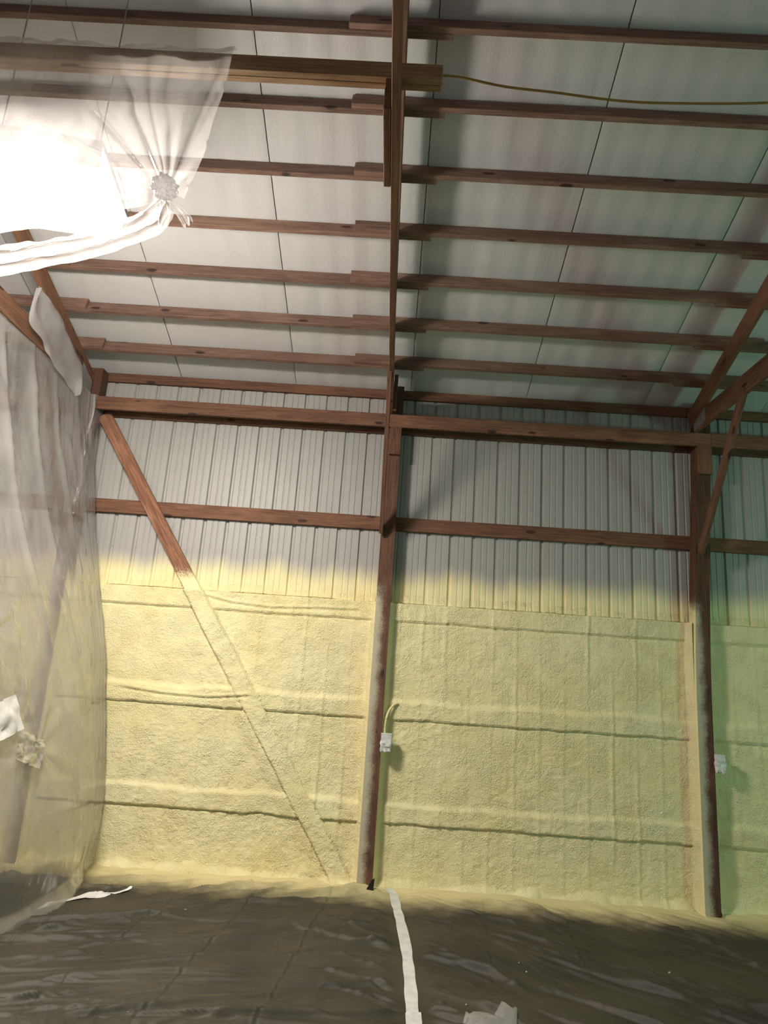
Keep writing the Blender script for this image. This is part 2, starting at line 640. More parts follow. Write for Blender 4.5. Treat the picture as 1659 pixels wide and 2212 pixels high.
make_post(B0, 'square timber post wrapped in clear film at the curtain')
make_post(B1, 'square timber post between diagonal-brace bay and yellow-cable bay, dusted with overspray')
make_post(B2, 'square timber post with visible slanting knee brace beside the greenish bay', 0.12, 0.14, 0.0)
make_post(B3, 'square timber post at far end of the greenish bay')

EDGES = [BM, B0, B1, B2, B3]
# girts: boards spanning behind the posts, four rows
ROWN = ['lowest foam-covered', 'second foam-covered', 'third foam-covered', 'bare brown']
for b in range(4):
    xa, xb = EDGES[b], EDGES[b + 1]
    for gi, z in enumerate(GIRT_Z):
        g = board('wall_girt', (xa + 0.002, -0.020, z), (xb - 0.002, -0.020, z), 0.14, 0.038, (0, 0, 1), M['girt'])
        tag(g, f'{ROWN[gi]} wall girt board in {BAYNAME[b - 1]}', 'board', 'wall girts')
    e = board('eave_girt', (xa + 0.002, -0.021, 4.756), (xb - 0.002, -0.021, 4.756), 0.10, 0.038, (0, 0, 1), M['girt'])
    tag(e, f'brown eave board under ceiling edge in {BAYNAME[b - 1]}', 'board', 'eave boards')
# splash board foamed over at the foot is part of the foam relief

# truss carriers: inner boards on the post faces, outer ones against the steel
for n_, (xa, xb) in enumerate(((BM, B0 - 0.002), (B0 - 0.0, B1 - 0.061), (B1 - 0.059, B2 + 0.16), (B2 + 0.162, B3))):
    c = board('truss_carrier', (xa, PF - 0.019, CAR_Z), (xb, PF - 0.019, CAR_Z), 0.14, 0.038, (0, 0, 1), M['wood'])
    tag(c, f'wide inner carrier beam fixed to post faces in {BAYNAME[n_ - 1]}', 'beam', 'inner truss carriers')
for b in range(4):
    c = board('outer_carrier', (EDGES[b] + 0.002, -0.021, CAR_Z - 0.01), (EDGES[b + 1] - 0.002, -0.021, CAR_Z - 0.01), 0.14, 0.036, (0, 0, 1), M['girt'])
    tag(c, f'dark outer carrier board behind inner carrier in {BAYNAME[b - 1]}', 'beam', 'outer truss carriers')

# purlins, lapped past each truss
PH, PT = 0.125, 0.038
for b in range(4):
    upslope = (b - 1) in (-1, 1)
    xa = EDGES[b] - (0.30, 0.30, 0.44, 0.27)[b]
    xb = EDGES[b + 1] + (0.20, 0.235, 0.36, 0.25)[b]
    for k in range(2, 15):
        u = U2 + (k - 2) * SPU - (0.019 if upslope else 0.0575)
        if u > -RIDGE_Y / CS - 0.1: break
        j1, j2 = random.uniform(-0.03, 0.03), random.uniform(-0.03, 0.03)
        off = PH / 2 + 0.004
        y = -u * CS - off * SS
        z = ZC + u * SS - off * CS
        nrm = Vector((0, SS, CS))
        p = board('roof_purlin', (xa + j1, y, z), (xb + j2, y, z), PH, PT, nrm, M['purlin'])
        tag(p, f'{ORD[k - 1]} roof purlin up from the eave over {BAYNAME[b - 1]}', 'purlin', 'roof purlins')

# trusses
def bot_z(y):       # underside of the bottom chord
    return 4.463 + 0.0 * y


TOPD, BOTD = 0.185, 0.185


def make_truss(xp, label, heel_plate):
    x = xp + TRUSS_OFF[xp]
    t = empty('roof_truss', (x, -0.2, 4.3), label, 'truss', 'scissor trusses')
    # top chord under the purlins
    off = PH + 0.004 + TOPD / 2
    nrm = Vector((0, SS, CS))
    def tc(u): return (x - 0.016, -u * CS - off * SS, ZC + u * SS - off * CS)
    board('top_chord', tc(0.05), tc(-RIDGE_Y / CS), TOPD, 0.038, nrm, M['wood'], t)
    sl2 = 0.0
    n2 = Vector((0, math.sin(sl2), math.cos(sl2)))
    def bc(y): return (x, y, bot_z(y) + BOTD / 2 / math.cos(sl2))
    board('bottom_chord', bc(-0.20), bc(RIDGE_Y), BOTD, 0.040, n2, M['wood'], t)
    for ya, yb in ((-4.75, -4.4), (-4.85, -6.2)):
        za = bot_z(ya) + 0.12
        zb = ceil_z(yb) - 0.30
        if zb - za > 0.1:
            board('web', (x + 0.0385, ya, za), (x + 0.0385, yb, zb), 0.089, 0.036, (0, 1, 0), M['wood'], t)
    # heel: filler block and plate where the chords meet
    hb = [(-0.21, 4.475), (-0.21, 4.62), (-0.46, 4.72), (-0.46, 4.50)]
    for dx in (-0.022, 0.021):
        v = [(x + dx - 0.001, y, z) for y, z in hb] + [(x + dx + 0.001, y, z) for y, z in hb]
        mesh_obj('heel_plate', v, [(0, 1, 2, 3), (7, 6, 5, 4), (0, 4, 5, 1), (1, 5, 6, 2), (2, 6, 7, 3), (3, 7, 4, 0)], M['gusset'] if heel_plate else M['wood'], t)
    return t


make_truss(BM, 'scissor truss deep inside the bay behind the clear curtain', True)
make_truss(B0, 'scissor truss carrying the clear plastic curtain', True)
make_truss(B1, 'scissor truss above the post between diagonal brace and yellow cable', False)
make_truss(B2, 'scissor truss above the post with the slanting knee brace', True)
make_truss(B3, 'scissor truss at far end of the greenish bay', True)

# knee braces
for xp, lab in ((B0, 'knee brace at the post wrapped in clear film'), (B1, 'knee brace seen end-on at the overspray-dusted post'), (B2, 'slanting brown knee brace crossing in front of the greenish bay')):
    x = xp + TRUSS_OFF[xp] - (0.0395 if xp == B0 else 0.012)
    k = board('knee_brace', (x, PF - 0.036, 3.22), (x, -1.20, 4.52), 0.089, 0.038, (0, 0.75, 0.65), M['wood'])
    tag(k, lab, 'brace', 'knee braces')

# extra scab beside the middle truss heel
s = board('heel_scab', (B1 - 0.016, -0.28, 4.465), (B1 - 0.016, -0.36, 4.82), 0.12, 0.036, (0, 1, 0), M['wood'])
tag(s, 'short board nailed beside the truss heel above the overspray-dusted post', 'board')

# cross beam on the bottom chords with its cleat
by0, by1 = -4.062, -3.987
bz0 = 4.463 + BOTD + 0.001
bm_ = empty('cross_beam', (-1.5, -4.025, bz0), 'pale double timber beam lying across trusses, clear plastic draped over it', 'beam')
board('beam_board', (-3.45, by0 + 0.019, bz0 + 0.0455), (0.160, by0 + 0.019, bz0 + 0.0455), 0.09, 0.0375, (0, 0, 1), M['beam'], bm_)
board('beam_board', (-3.45, by1 - 0.018, bz0 + 0.0455), (0.157, by1 - 0.018, bz0 + 0.0455), 0.09, 0.0375, (0, 0, 1), M['beam'], bm_)
sl2 = 0.0
cl = board('support_cleat', (B1 - 0.095, -3.53, bot_z(0) + 0.091), (B1 - 0.095, -4.062, bot_z(0) + 0.091), 0.18, 0.038, (0, math.sin(sl2), math.cos(sl2)), M['wood'])
tag(cl, 'short timber cleat under the pale cross beam beside the middle truss', 'board')

# diagonal brace in the left bay
bd = board('diagonal_brace', (-3.06, -0.0600, 4.315), (-0.235, -0.0600, 0.08), 0.14, 0.038, (0.83, 0, 0.55), M['brace'])
tag(bd, 'long diagonal timber brace, bare brown above and foam-coated below', 'brace')

# ================================================================== SPRAY FOAM
BR_A, BR_B = np.array([-3.06, 4.315]), np.array([-0.235, 0.08])
BR_D = (BR_B - BR_A) / np.linalg.norm(BR_B - BR_A)
BR_N = np.array([-BR_D[1], BR_D[0]])


def make_foam(xa, xb, label, brace, seed, res):
    nx = int((xb - xa) / res); nz = int(FOAM_TOP / res)
    xs = np.linspace(xa, xb, nx); z_ = np.linspace(-0.008, FOAM_TOP, nz)
    Z, X = np.meshgrid(z_, xs)
    H = 0.046 + 0.007 * fbm(X * 1.7, Z * 1.7, seed, 3)
    # telegraphed ribs
    ph = (X - X0 + 0.5 * RIB) % RIB - 0.5 * RIB
    ramp = 0.5 + 0.5 * vnoise(X / RIB * 0.9, Z * 1.3, seed + 3)
    wob = 0.004 * vnoise(X * 2, Z * 6, seed + 40)
    H += (0.0095 * np.exp(-((ph + 0.012 + wob) / 0.017) ** 2) - 0.0035 * np.exp(-((ph - 0.016 + wob) / 0.010) ** 2)) * (0.10 + 1.1 * ramp ** 1.5)
    for q in (0.085, 0.143):
        ph2 = (X - X0 - q + 0.5 * RIB) % RIB - 0.5 * RIB
        H += 0.0028 * np.exp(-(ph2 / 0.008) ** 2) * ramp
    # girts
    for gi, gz in enumerate(GIRT_Z[:3]):
        w1 = 0.016 * fbm(X * 2.1, Z * 0 + gi * 7.1, seed + 11, 3)
        w2 = 0.007 * fbm(X * 5.1, Z * 0 + gi * 5.3, seed + 13, 3)
        lo = gz - 0.083 + w2
        hi = gz + 0.085 + w1
        low_edge = sstep(-0.006, 0.008, Z - lo)
        if gi == 2:
            up = 1.0
            depth = 0.024
        else:
            up = 1 - sstep(-0.035, 0.030, Z - hi)
            depth = 0.026
        H += depth * low_edge * up
        lip = np.exp(-((Z - hi + 0.012) / 0.014) ** 2) * (0.5 + 0.5 * vnoise(X * 3.3, Z * 0, seed + 21))
        if gi < 2: H += 0.007 * lip
        H -= 0.010 * np.exp(-((Z - lo + 0.006) / 0.006) ** 2)     # crease under the girt
    # brace
    if brace:
        rel = np.stack([X - BR_A[0], Z - BR_A[1]], -1)
        d = rel @ BR_N
        wn = 0.014 * fbm(X * 3, Z * 3, seed + 31, 3)
        prof = sstep(-0.098, -0.080, d + wn * 0.4) * (1 - sstep(0.080, 0.102, d + wn * 0.5))
        Hb = 0.104 + 0.006 * fbm(X * 4, Z * 4, seed + 33, 3)
        slump = 0.035 * sstep(-0.24, -0.09, d) * (1 - sstep(0.1, 0.3, d)) * (1 - sstep(1.2, 2.2, Z))
        H = np.maximum(H + slump * (1 - prof), Hb * prof)
    # fillet up the post sides
    for side, dist in ((0, X - xa), (1, xb - X)):
        e = np.clip(dist / 0.052, 0, 1)
        r = 0.52 * (1 - e) ** 3 + 0.0
        H = np.maximum(H, H + (0.150 - H) * (1 - sstep(0.0, 1.0, e)) * 0.9)
    # sagging curled creases on the girts
    if brace:
        def curl(pts, wd, amp):
            nonlocal H
            px = [p[0] for p in pts]; pz = [p[1] for p in pts]
            zc = np.interp(X, px, pz)
            inside = sstep(px[0], px[0] + 0.12, X) * (1 - sstep(px[-1] - 0.12, px[-1], X))
            H = H + amp * inside * (np.exp(-((Z - zc) / wd) ** 2) - 0.8 * np.exp(-((Z - zc + 1.7 * wd) / wd) ** 2))
        curl([(-1.80, 2.52), (-1.5, 2.46), (-1.1, 2.435), (-0.6, 2.46), (-0.2, 2.47)], 0.012, 0.014)
        curl([(-2.5, 1.60), (-2.0, 1.555), (-1.6, 1.55), (-1.15, 1.60)], 0.012, 0.014)
    # skirt at the foot
    foot = 1 - sstep(0.0, 0.075 + 0.03 * 0, Z + 0.03 * fbm(X * 4, Z * 0, seed + 51, 3))
    H += 0.06 * foot
    # orange-peel relief
    amp = 0.6 + 0.6 * sstep(-0.4, 0.6, fbm(X * 1.3, Z * 1.3, seed + 61, 2)) + 0.6 * (1 - sstep(0.2, 0.7, Z))
    H += amp * (0.0026 * fbm(X * 29, Z * 36, seed + 71, 2))
    P = np.stack([X, -H, Z], -1)
    # close the top ledge back to the steel
    top = P[:, -1:, :].copy()
    top[..., 1] *= 0.72; top[..., 2] += 0.004 * (1 + vnoise(X[:, -1:] * 9, Z[:, -1:], seed))
    top2 = top.copy(); top2[..., 1] = 0.0; top2[..., 2] -= 0.001
    P = np.concatenate([P, top, top2], 1)
    o = empty('spray_foam', ((xa + xb) / 2, -0.05, 0), label, 'insulation', 'spray foam fill')
    grid_obj('foam_fill', P, M['foam'], o)
    # thin skin of foam misted on to the steel above the top girt, its lower edge curling off the girt
    px_, py_ = [], []
    i0 = int((xa - X0) / PW) - 1
    for q in range(i0, i0 + 6):
        for a_, b_ in pp:
            px_.append(X0 + q * PW + a_); py_.append(b_)
    px_ = np.array(px_); py_ = np.array(py_)
    od = np.argsort(px_, kind='stable'); px_, py_ = px_[od], py_[od]
    xs2 = np.unique(np.concatenate([px_[(px_ > xa + 0.004) & (px_ < xb - 0.004)], np.arange(xa + 0.004, xb - 0.004, 0.012)]))
    ys2 = np.interp(xs2, px_, py_)
    t2 = np.linspace(0, 1, 12)
    gap = 0.012 + 0.005 * vnoise(xs2 * 3.1, xs2 * 0, seed + 5) + 0.002 * vnoise(xs2 * 22, xs2 * 0, seed + 6)
    zt = 2.65 + 0.02 * vnoise(xs2 * 2.2, xs2 * 0, seed + 8) + 0.01 * vnoise(xs2 * 8, xs2 * 0, seed + 9)
    zb = FOAM_TOP + gap
    S = np.zeros((len(xs2), 13, 3))
    for j, t_ in enumerate(t2):
        zz = zb + (zt - zb) * t_
        th = 0.012 * (1 - t_) ** 1.3 - 0.0015 + 0.0012 * vnoise(xs2 * 40, zz * 40, seed + 4) * (1 - t_)
        S[:, j + 1] = np.stack([xs2, ys2 - th, zz], -1)
    S[:, 0] = np.stack([xs2, ys2 + 0.002, zb + 0.001], -1)
    grid_obj('overspray_skin', S, M['foam'], o)
    return o


make_foam(B0 + 0.07, B1 - 0.07, 'cream spray foam coating the wall around the diagonal brace', True, 3, 0.0115)
make_foam(B1 + 0.07, B2 - 0.07, 'cream spray foam between the two bare-fronted posts, under the yellow cable bay', False, 8, 0.0115)
make_foam(B2 + 0.07, B3 - 0.07, 'green-lit spray foam past the post with the slanting knee brace', False, 15, 0.018)
make_foam(BM + 0.07, B0 - 0.07, 'spray foam seen dimly behind the clear plastic curtain', False, 25, 0.03)

# ================================================================== FLOOR SHEETS AND TAPE
TAPE = smooth_path([(0.20, -0.13), (0.255, -0.24), (0.285, -0.60), (0.305, -0.86), (0.335, -1.40), (0.345, -1.9), (0.345, -2.46), (0.35, -3.2), (0.36, -4.2), (0.36, -5.6)], 90)


def seam_x(y):
    return np.interp(-np.asarray(y), -TAPE[:, 1], TAPE[:, 0])


def ridged(a, b, seed, o=3):
    s = 0; am = 1.0; k = 1.0
    for i in range(o):
        s = s + am * (1 - np.abs(vnoise(a * k, b * k, seed + 9 * i)) * 2.0).clip(0, 1) ** 2.2
        am *= 0.5; k *= 2.1
    return s


_fr = random.Random(11)
FOLDS = []
for i in range(760):
    fx = _fr.uniform(-3.2, 4.6); fy = -0.1 - 3.2 * _fr.random() ** 0.9
    t_ = min(1, max(0, (fx + 0.2) / 1.0))
    ang = (1 - t_) * _fr.gauss(0.34, 0.22) + t_ * _fr.gauss(-0.72, 0.20)
    big = _fr.random() < 0.22
    ln = _fr.uniform(0.5, 1.3) if big else _fr.uniform(0.18, 0.6)
    FOLDS.append((fx, fy, math.cos(ang), math.sin(ang), ln, _fr.uniform(0.020, 0.040) if big else _fr.uniform(0.010, 0.024),
                  _fr.uniform(0.018, 0.036) if big else _fr.uniform(0.006, 0.017), _fr.uniform(-0.12, 0.12), _fr.choice((-1, 1))))


def sheet_h(X, Y):
    """long straight pulls and short puckers: near the wall-parallel left of the seam, diagonal right of it."""
    X = np.asarray(X, float); Y = np.asarray(Y, float)
    H = 0.012 * fbm(X * 0.9, Y * 0.9, 41, 2) + 0.0016 * fbm(X * 7, Y * 9, 43, 2)
    Xf = X.ravel(); Yf = Y.ravel(); Hf = np.array(H, float).ravel().copy()
    for fx, fy, ca, sa, ln, wd, ht, cv, sd in FOLDS:
        m = np.nonzero((np.abs(Xf - fx) < ln + 0.15) & (np.abs(Yf - fy) < ln + 0.15))[0]
        if not len(m): continue
        dx = Xf[m] - fx; dy = Yf[m] - fy
        u = (dx * ca + dy * sa) / ln
        d = (-dx * sa + dy * ca) - cv * ln * u * u
        e = np.clip(1 - u * u, 0, 1) ** 1.2
        prof = np.where(d * sd > 0, np.exp(-np.abs(d) / (wd * 1.25)), np.exp(-(d / (wd * 0.6)) ** 2))
        Hf[m] += ht * e * prof
    H = Hf.reshape(X.shape)
    # packing creases
    for xc in (-2.15, -1.55, -0.95, -0.35, 0.95, 1.6, 2.3, 3.0):
        d = X - xc - 0.10 * (Y + 1) + 0.01 * vnoise(X * 0, Y * 5, 77)
        H += 0.004 * np.exp(-(d / 0.009) ** 2) - 0.003 * np.exp(-((d - 0.02) / 0.01) ** 2)
    near = sstep(0.045, 0.17, np.abs(X - seam_x(Y)))
    H = H * (0.06 + 0.94 * near) + 0.004
    # climb at the foot of the wall, rumpled around the middle post
    H = H * (0.35 + 0.65 * (1 - sstep(-0.32, -0.14, Y))) + 0.022 * sstep(-0.24, -0.08, Y)
    H += 0.05 * np.exp(-((X + 0.0) / 0.20) ** 2 - ((Y + 0.30) / 0.10) ** 2)
    return np.maximum(H, 0.001) + 0.001


def make_sheet(name, left, label):
    ys = np.concatenate([np.arange(-0.065, -2.75, -0.009), np.arange(-2.75, -7.4, -0.05)])
    n = 430
    t = np.linspace(0, 1, n)
    P = np.zeros((n, len(ys), 3))
    for j, y in enumerate(ys):
        sx = float(seam_x(y))
        xs = (-3.35 + t * (sx + 0.004 + 3.35)) if left else (sx - 0.004 + t * (5.6 - sx))
        P[:, j, 0] = xs; P[:, j, 1] = y
    P[..., 2] = sheet_h(P[..., 0], P[..., 1])
    # keep clear of the posts
    o = grid_obj(name, P, M['sheet'])
    tag(o, label, 'plastic sheet', 'black floor sheets')
    return o


sheetL = make_sheet('plastic_sheet', True, 'wrinkled black plastic floor sheet on the curtain side of the white tape')
sheetR = make_sheet('plastic_sheet', False, 'wrinkled black plastic floor sheet running from white tape towards greenish bay')

# tape strip along the seam
tp = TAPE[:74]
nrm = np.gradient(tp[:, :2], axis=0)
nrm = np.stack([-nrm[:, 1], nrm[:, 0]], -1) / np.linalg.norm(nrm, axis=1)[:, None]
cols = np.linspace(-0.041, 0.041, 7)
P = np.zeros((len(cols), len(tp), 3))
for i, c in enumerate(cols):
    q = tp[:, :2] + nrm * (c * (0.92 + 0.1 * vnoise(np.arange(len(tp)) * 0.3, np.zeros(len(tp)), 4)))[:, None]
    P[i, :, :2] = q
    P[i, :, 2] = np.maximum(sheet_h(q[:, 0], q[:, 1]), sheet_h(tp[:, 0], tp[:, 1])) + 0.005 + 0.0015 * vnoise(q[:, 0] * 60, q[:, 1] * 16, 6)
tape = grid_obj('tape_strip', P, M['tape'])
tag(tape, 'long white tape strip sealing the seam between black floor sheets', 'tape')
# overlapping second length of tape
y2 = -2.36
P = np.zeros((5, 12, 3))
for i, c in enumerate(np.linspace(-0.045, 0.045, 5)):
    for j, y in enumerate(np.linspace(y2, y2 - 0.16, 12)):
        x = float(seam_x(y)) + c + 0.004
        P[i, j] = (x, y + 0.012 * c / 0.04, float(sheet_h(np.array(x), np.array(y))) + 0.010 + 0.002 * math.sin(j * 1.3 + i))
grid_obj('tape_overlap', P, M['tape'], tape)

# torn black flaps at the foot of the middle post, child parts of the left sheet
def flap(pts, parent):
    v = [tuple(p) for p in pts]
    n = len(v)
    back = [(p[0] + 0.002, p[1] + 0.004, p[2]) for p in v]
    f = [tuple(range(n)), tuple(range(2 * n - 1, n - 1, -1))] + [(i, i + n, (i + 1) % n + n, (i + 1) % n) for i in range(n)]
    return mesh_obj('torn_flap', v + back, f, M['blackfilm'], parent)


flap([on_plane('y', -0.34, *q) for q in ((786, 1928), (795, 1915), (803, 1901), (809, 1897), (806, 1922), (808, 1938), (799, 1939))], sheetL)
flap([on_plane('y', -0.13, *q) for q in ((737, 1921), (741, 1918), (755, 1929), (742, 1930))], sheetL)

# clear scrap on the floor
scr = np.array([(0.625, -2.55), (0.66, -2.40), (0.78, -2.33), (0.93, -2.24), (0.95, -2.30), (0.90, -2.46), (0.86, -2.62)])
P = np.zeros((14, 10, 3))
edgeA = smooth_path([(0.60, -2.62, 0), (0.625, -2.44, 0), (0.70, -2.36, 0), (0.80, -2.34, 0), (0.935, -2.245, 0)], 14)
edgeB = smooth_path([(0.66, -2.75, 0), (0.74, -2.70, 0), (0.82, -2.62, 0), (0.90, -2.50, 0), (0.945, -2.30, 0)], 14)
for i in range(14):
    for j in range(10):
        t = j / 9
        x, y = (edgeA[i] * (1 - t) + edgeB[i] * t)[:2]
        P[i, j] = (x, y, float(sheet_h(np.array(x), np.array(y))) + 0.012 + 0.014 * (1 + vnoise(np.array(x * 14), np.array(y * 14), 9)) * (0.4 + math.sin(t * math.pi)))
scrap = grid_obj('film_scrap', P, M['film_milky'])
tag(scrap, 'crumpled scrap of milky film lying on the black sheet near the tape', 'plastic scrap')

# white film strip where the curtain meets the floor sheet
ctrl = smooth_path([on_plane('z', 0.03, *q) for q in ((60, 1972), (120, 1946), (180, 1934), (230, 1928), (285, 1919))], 26)
P = np.zeros((26, 5, 3))
for i in range(26):
    for j in range(5):
        w = 0.085 * math.sin(math.pi * (0.12 + 0.84 * i / 25))
        x, y, z = ctrl[i]
        yy = y + (j / 4 - 0.5) * w * 1.6
        P[i, j] = (x, yy, float(sheet_h(np.array(x), np.array(yy))) + 0.006 + 0.006 * math.sin(j * 1.4 + i * 0.6))
ws = grid_obj('film_strip', P, M['whitefilm'])
tag(ws, 'folded white film strip on the floor at the curtain foot', 'plastic strip')

# foam crumbs
ico = bmesh.new(); bmesh.ops.create_icosphere(ico, subdivisions=1, radius=1.0)
for v in ico.verts: v.co *= random.uniform(0.75, 1.2)
cm = bpy.data.meshes.new('foam_crumb'); ico.to_mesh(cm); ico.free(); cm.materials.append(M['tape'])
for px, py, r in ((376, 2015, 0.007), (401, 1967, 0.006), (1137, 2095, 0.007), (1446, 2100, 0.009), (962, 2062, 0.005), (1121, 2080, 0.005), (274, 2205, 0.006), (1007, 2170, 0.006)):
    p = on_plane('z', 0.02, px, py)
    o = bpy.data.objects.new('foam_crumb', cm); link(o)
    o.scale = (r, r, r)
    o.location = (p.x, p.y, float(sheet_h(np.array(p.x), np.array(p.y))) + r * 0.5)
    tag(o, 'tiny white foam crumb lying on the black floor sheet', 'crumb', 'foam crumbs on the floor sheets')

# ================================================================== SMALL WALL ITEMS
def taped_box(x, z, w, h, label, seed):
    """outlet box on the post's side, bagged in masking tape."""
    t = empty('outlet_box', (x, PF, z), label, 'outlet box')
    bm = bmesh.new()
    bmesh.ops.create_cube(bm, size=1.0)
    bmesh.ops.subdivide_edges(bm, edges=bm.edges[:], cuts=5, use_grid_fill=True)
    rs = random.Random(seed)
    for v in bm.verts:
        bag = 0.012 * rs.uniform(-1, 1) if v.co.z < 0.1 else 0.003 * rs.uniform(-1, 1)
        tap = 1 - 0.18 * max(0, -v.co.z)
        v.co = Vector((v.co.x * w * tap + bag, v.co.y * 0.075 + bag * 0.7, v.co.z * h + bag * 0.6))
    me = bpy.data.meshes.new('tape_wrap'); bm.to_mesh(me); bm.free(); me.materials.append(M['tape'])
    o = bpy.data.objects.new('tape_wrap', me); link(o); o.parent = t
    o.location = (0, -0.012, 0)
    lip = box_mesh(w * 1.08, 0.012, 0.08, 0.002, M['tape'])
    l = bpy.data.objects.new('tape_edge', lip); link(l); l.parent = t; l.location = (0, -0.012, h / 2)
    return t


taped_box(0.112, 1.255, 0.092, 0.15, 'white tape-wrapped outlet box on the overspray-dusted post with curling cable above', 1)
taped_box(B2 + 0.108, 1.275, 0.075, 0.15, 'white tape-wrapped outlet box on the post with the slanting knee brace', 2)

cab = smooth_path([(0.20, -0.085, 1.605), (0.16, -0.105, 1.585), (0.115, -0.13, 1.52), (0.095, -0.145, 1.43), (0.090, -0.15, 1.33)], 24)
c = tube('foamed_cable', cab, 0.011, M['foam'])
tag(c, 'foam-coated cable curling down from the second girt to the taped outlet box', 'cable')

# yellow cable strung from the beam end
ctrl = [on_plane('y', -4.02, *q) for q in ((957, 163), (1000, 168), (1090, 187), (1200, 200), (1330, 217), (1450, 223), (1659, 222), (1900, 205))]
cb = tube('yellow_cable', smooth_path(ctrl, 70), 0.0065, M['cord'], seg=6)
tag(cb, 'thin yellow cable strung from the pale cross beam end towards the far truss', 'cable')

# ================================================================== LAMPS
def make_lamp(loc, rotz, mat, label, w=0.62, d=0.46, h=0.26, hang=None):
    t = empty('hanging_lamp', loc, label, 'lamp')
    t.rotation_euler = (0, 0, rotz)
    def part(name, me, l):
        o = bpy.data.objects.new(name, me); link(o); o.parent = t; o.location = l; return o
    part('housing', box_mesh(w + 0.04, 0.05, d + 0.04, 0.008, M['housing']), (0, 0, h / 2 + 0.026))
    part('diffuser', box_mesh(w, h, d, 0.03, mat), (0, 0, 0))
    part('added_light_block', box_mesh(w + 0.04, h + 0.03, 0.004, 0.0, M['housing']), (0, -d / 2 - 0.016, 0.012))  # opaque panel added to keep the diffuser's side light off the gathered curtain
    for sx in (-1, 1):
        o = part('hanger_rod', box_mesh(0.006, hang, 0.006, 0.0, M['gusset']), (sx * w * 0.35, 0, h / 2 + 0.05 + hang / 2))
    return t


LX, LY, LZ = -2.12, -3.36, 4.46
make_lamp((LX, LY, LZ), 0.15, M['lamp'], 'glaring flat lamp panel hanging behind the knotted clear plastic', w=0.80, d=0.62, h=0.15, hang=ceil_z(LY) - LZ - 0.10)


def work_light(x, y, z, aim, label):
    t = empty('work_light_offscreen', (x, y, 0), label, 'lamp')
    bd = Vector(aim) - Vector((x, y, z))
    for a in (0.4, 2.5, 4.6):
        board('tripod_leg', (x + 0.03 * math.cos(a), y + 0.03 * math.sin(a), 0.75), (x + 0.5 * math.cos(a), y + 0.5 * math.sin(a), 0.03), 0.025, 0.025, (0, 0.3, 1), M['housing'], t)
    board('mast', (x, y, 0.6), (x, y, z), 0.035, 0.035, (0, 1, 0), M['housing'], t)
    d = bd.normalized()
    c = Vector((x, y, z))
    board('lamp_head', c - d * 0.05, c + d * 0.05, 0.46, 0.66, (0, 0, 1), M['housing'], t)
    board('lamp_face_offscreen', c + d * 0.051, c + d * 0.066, 0.40, 0.60, (0, 0, 1), M['lampg'], t)
    return t


work_light(7.2, -4.6, 2.3, (4.0, 0, 2.8), 'tripod work light with a greenish glow out in the open barn')

# ================================================================== PLASTIC CURTAINS
def xprofile(z):
    return np.interp(z, [0, 0.12, 0.35, 0.7, 1.3, 2.0, 3.0, 3.8, 4.3, 5.2], [-2.50, -2.46, -2.43, -2.44, -2.52, -2.66, -2.91, -3.05, -3.13, -3.20])


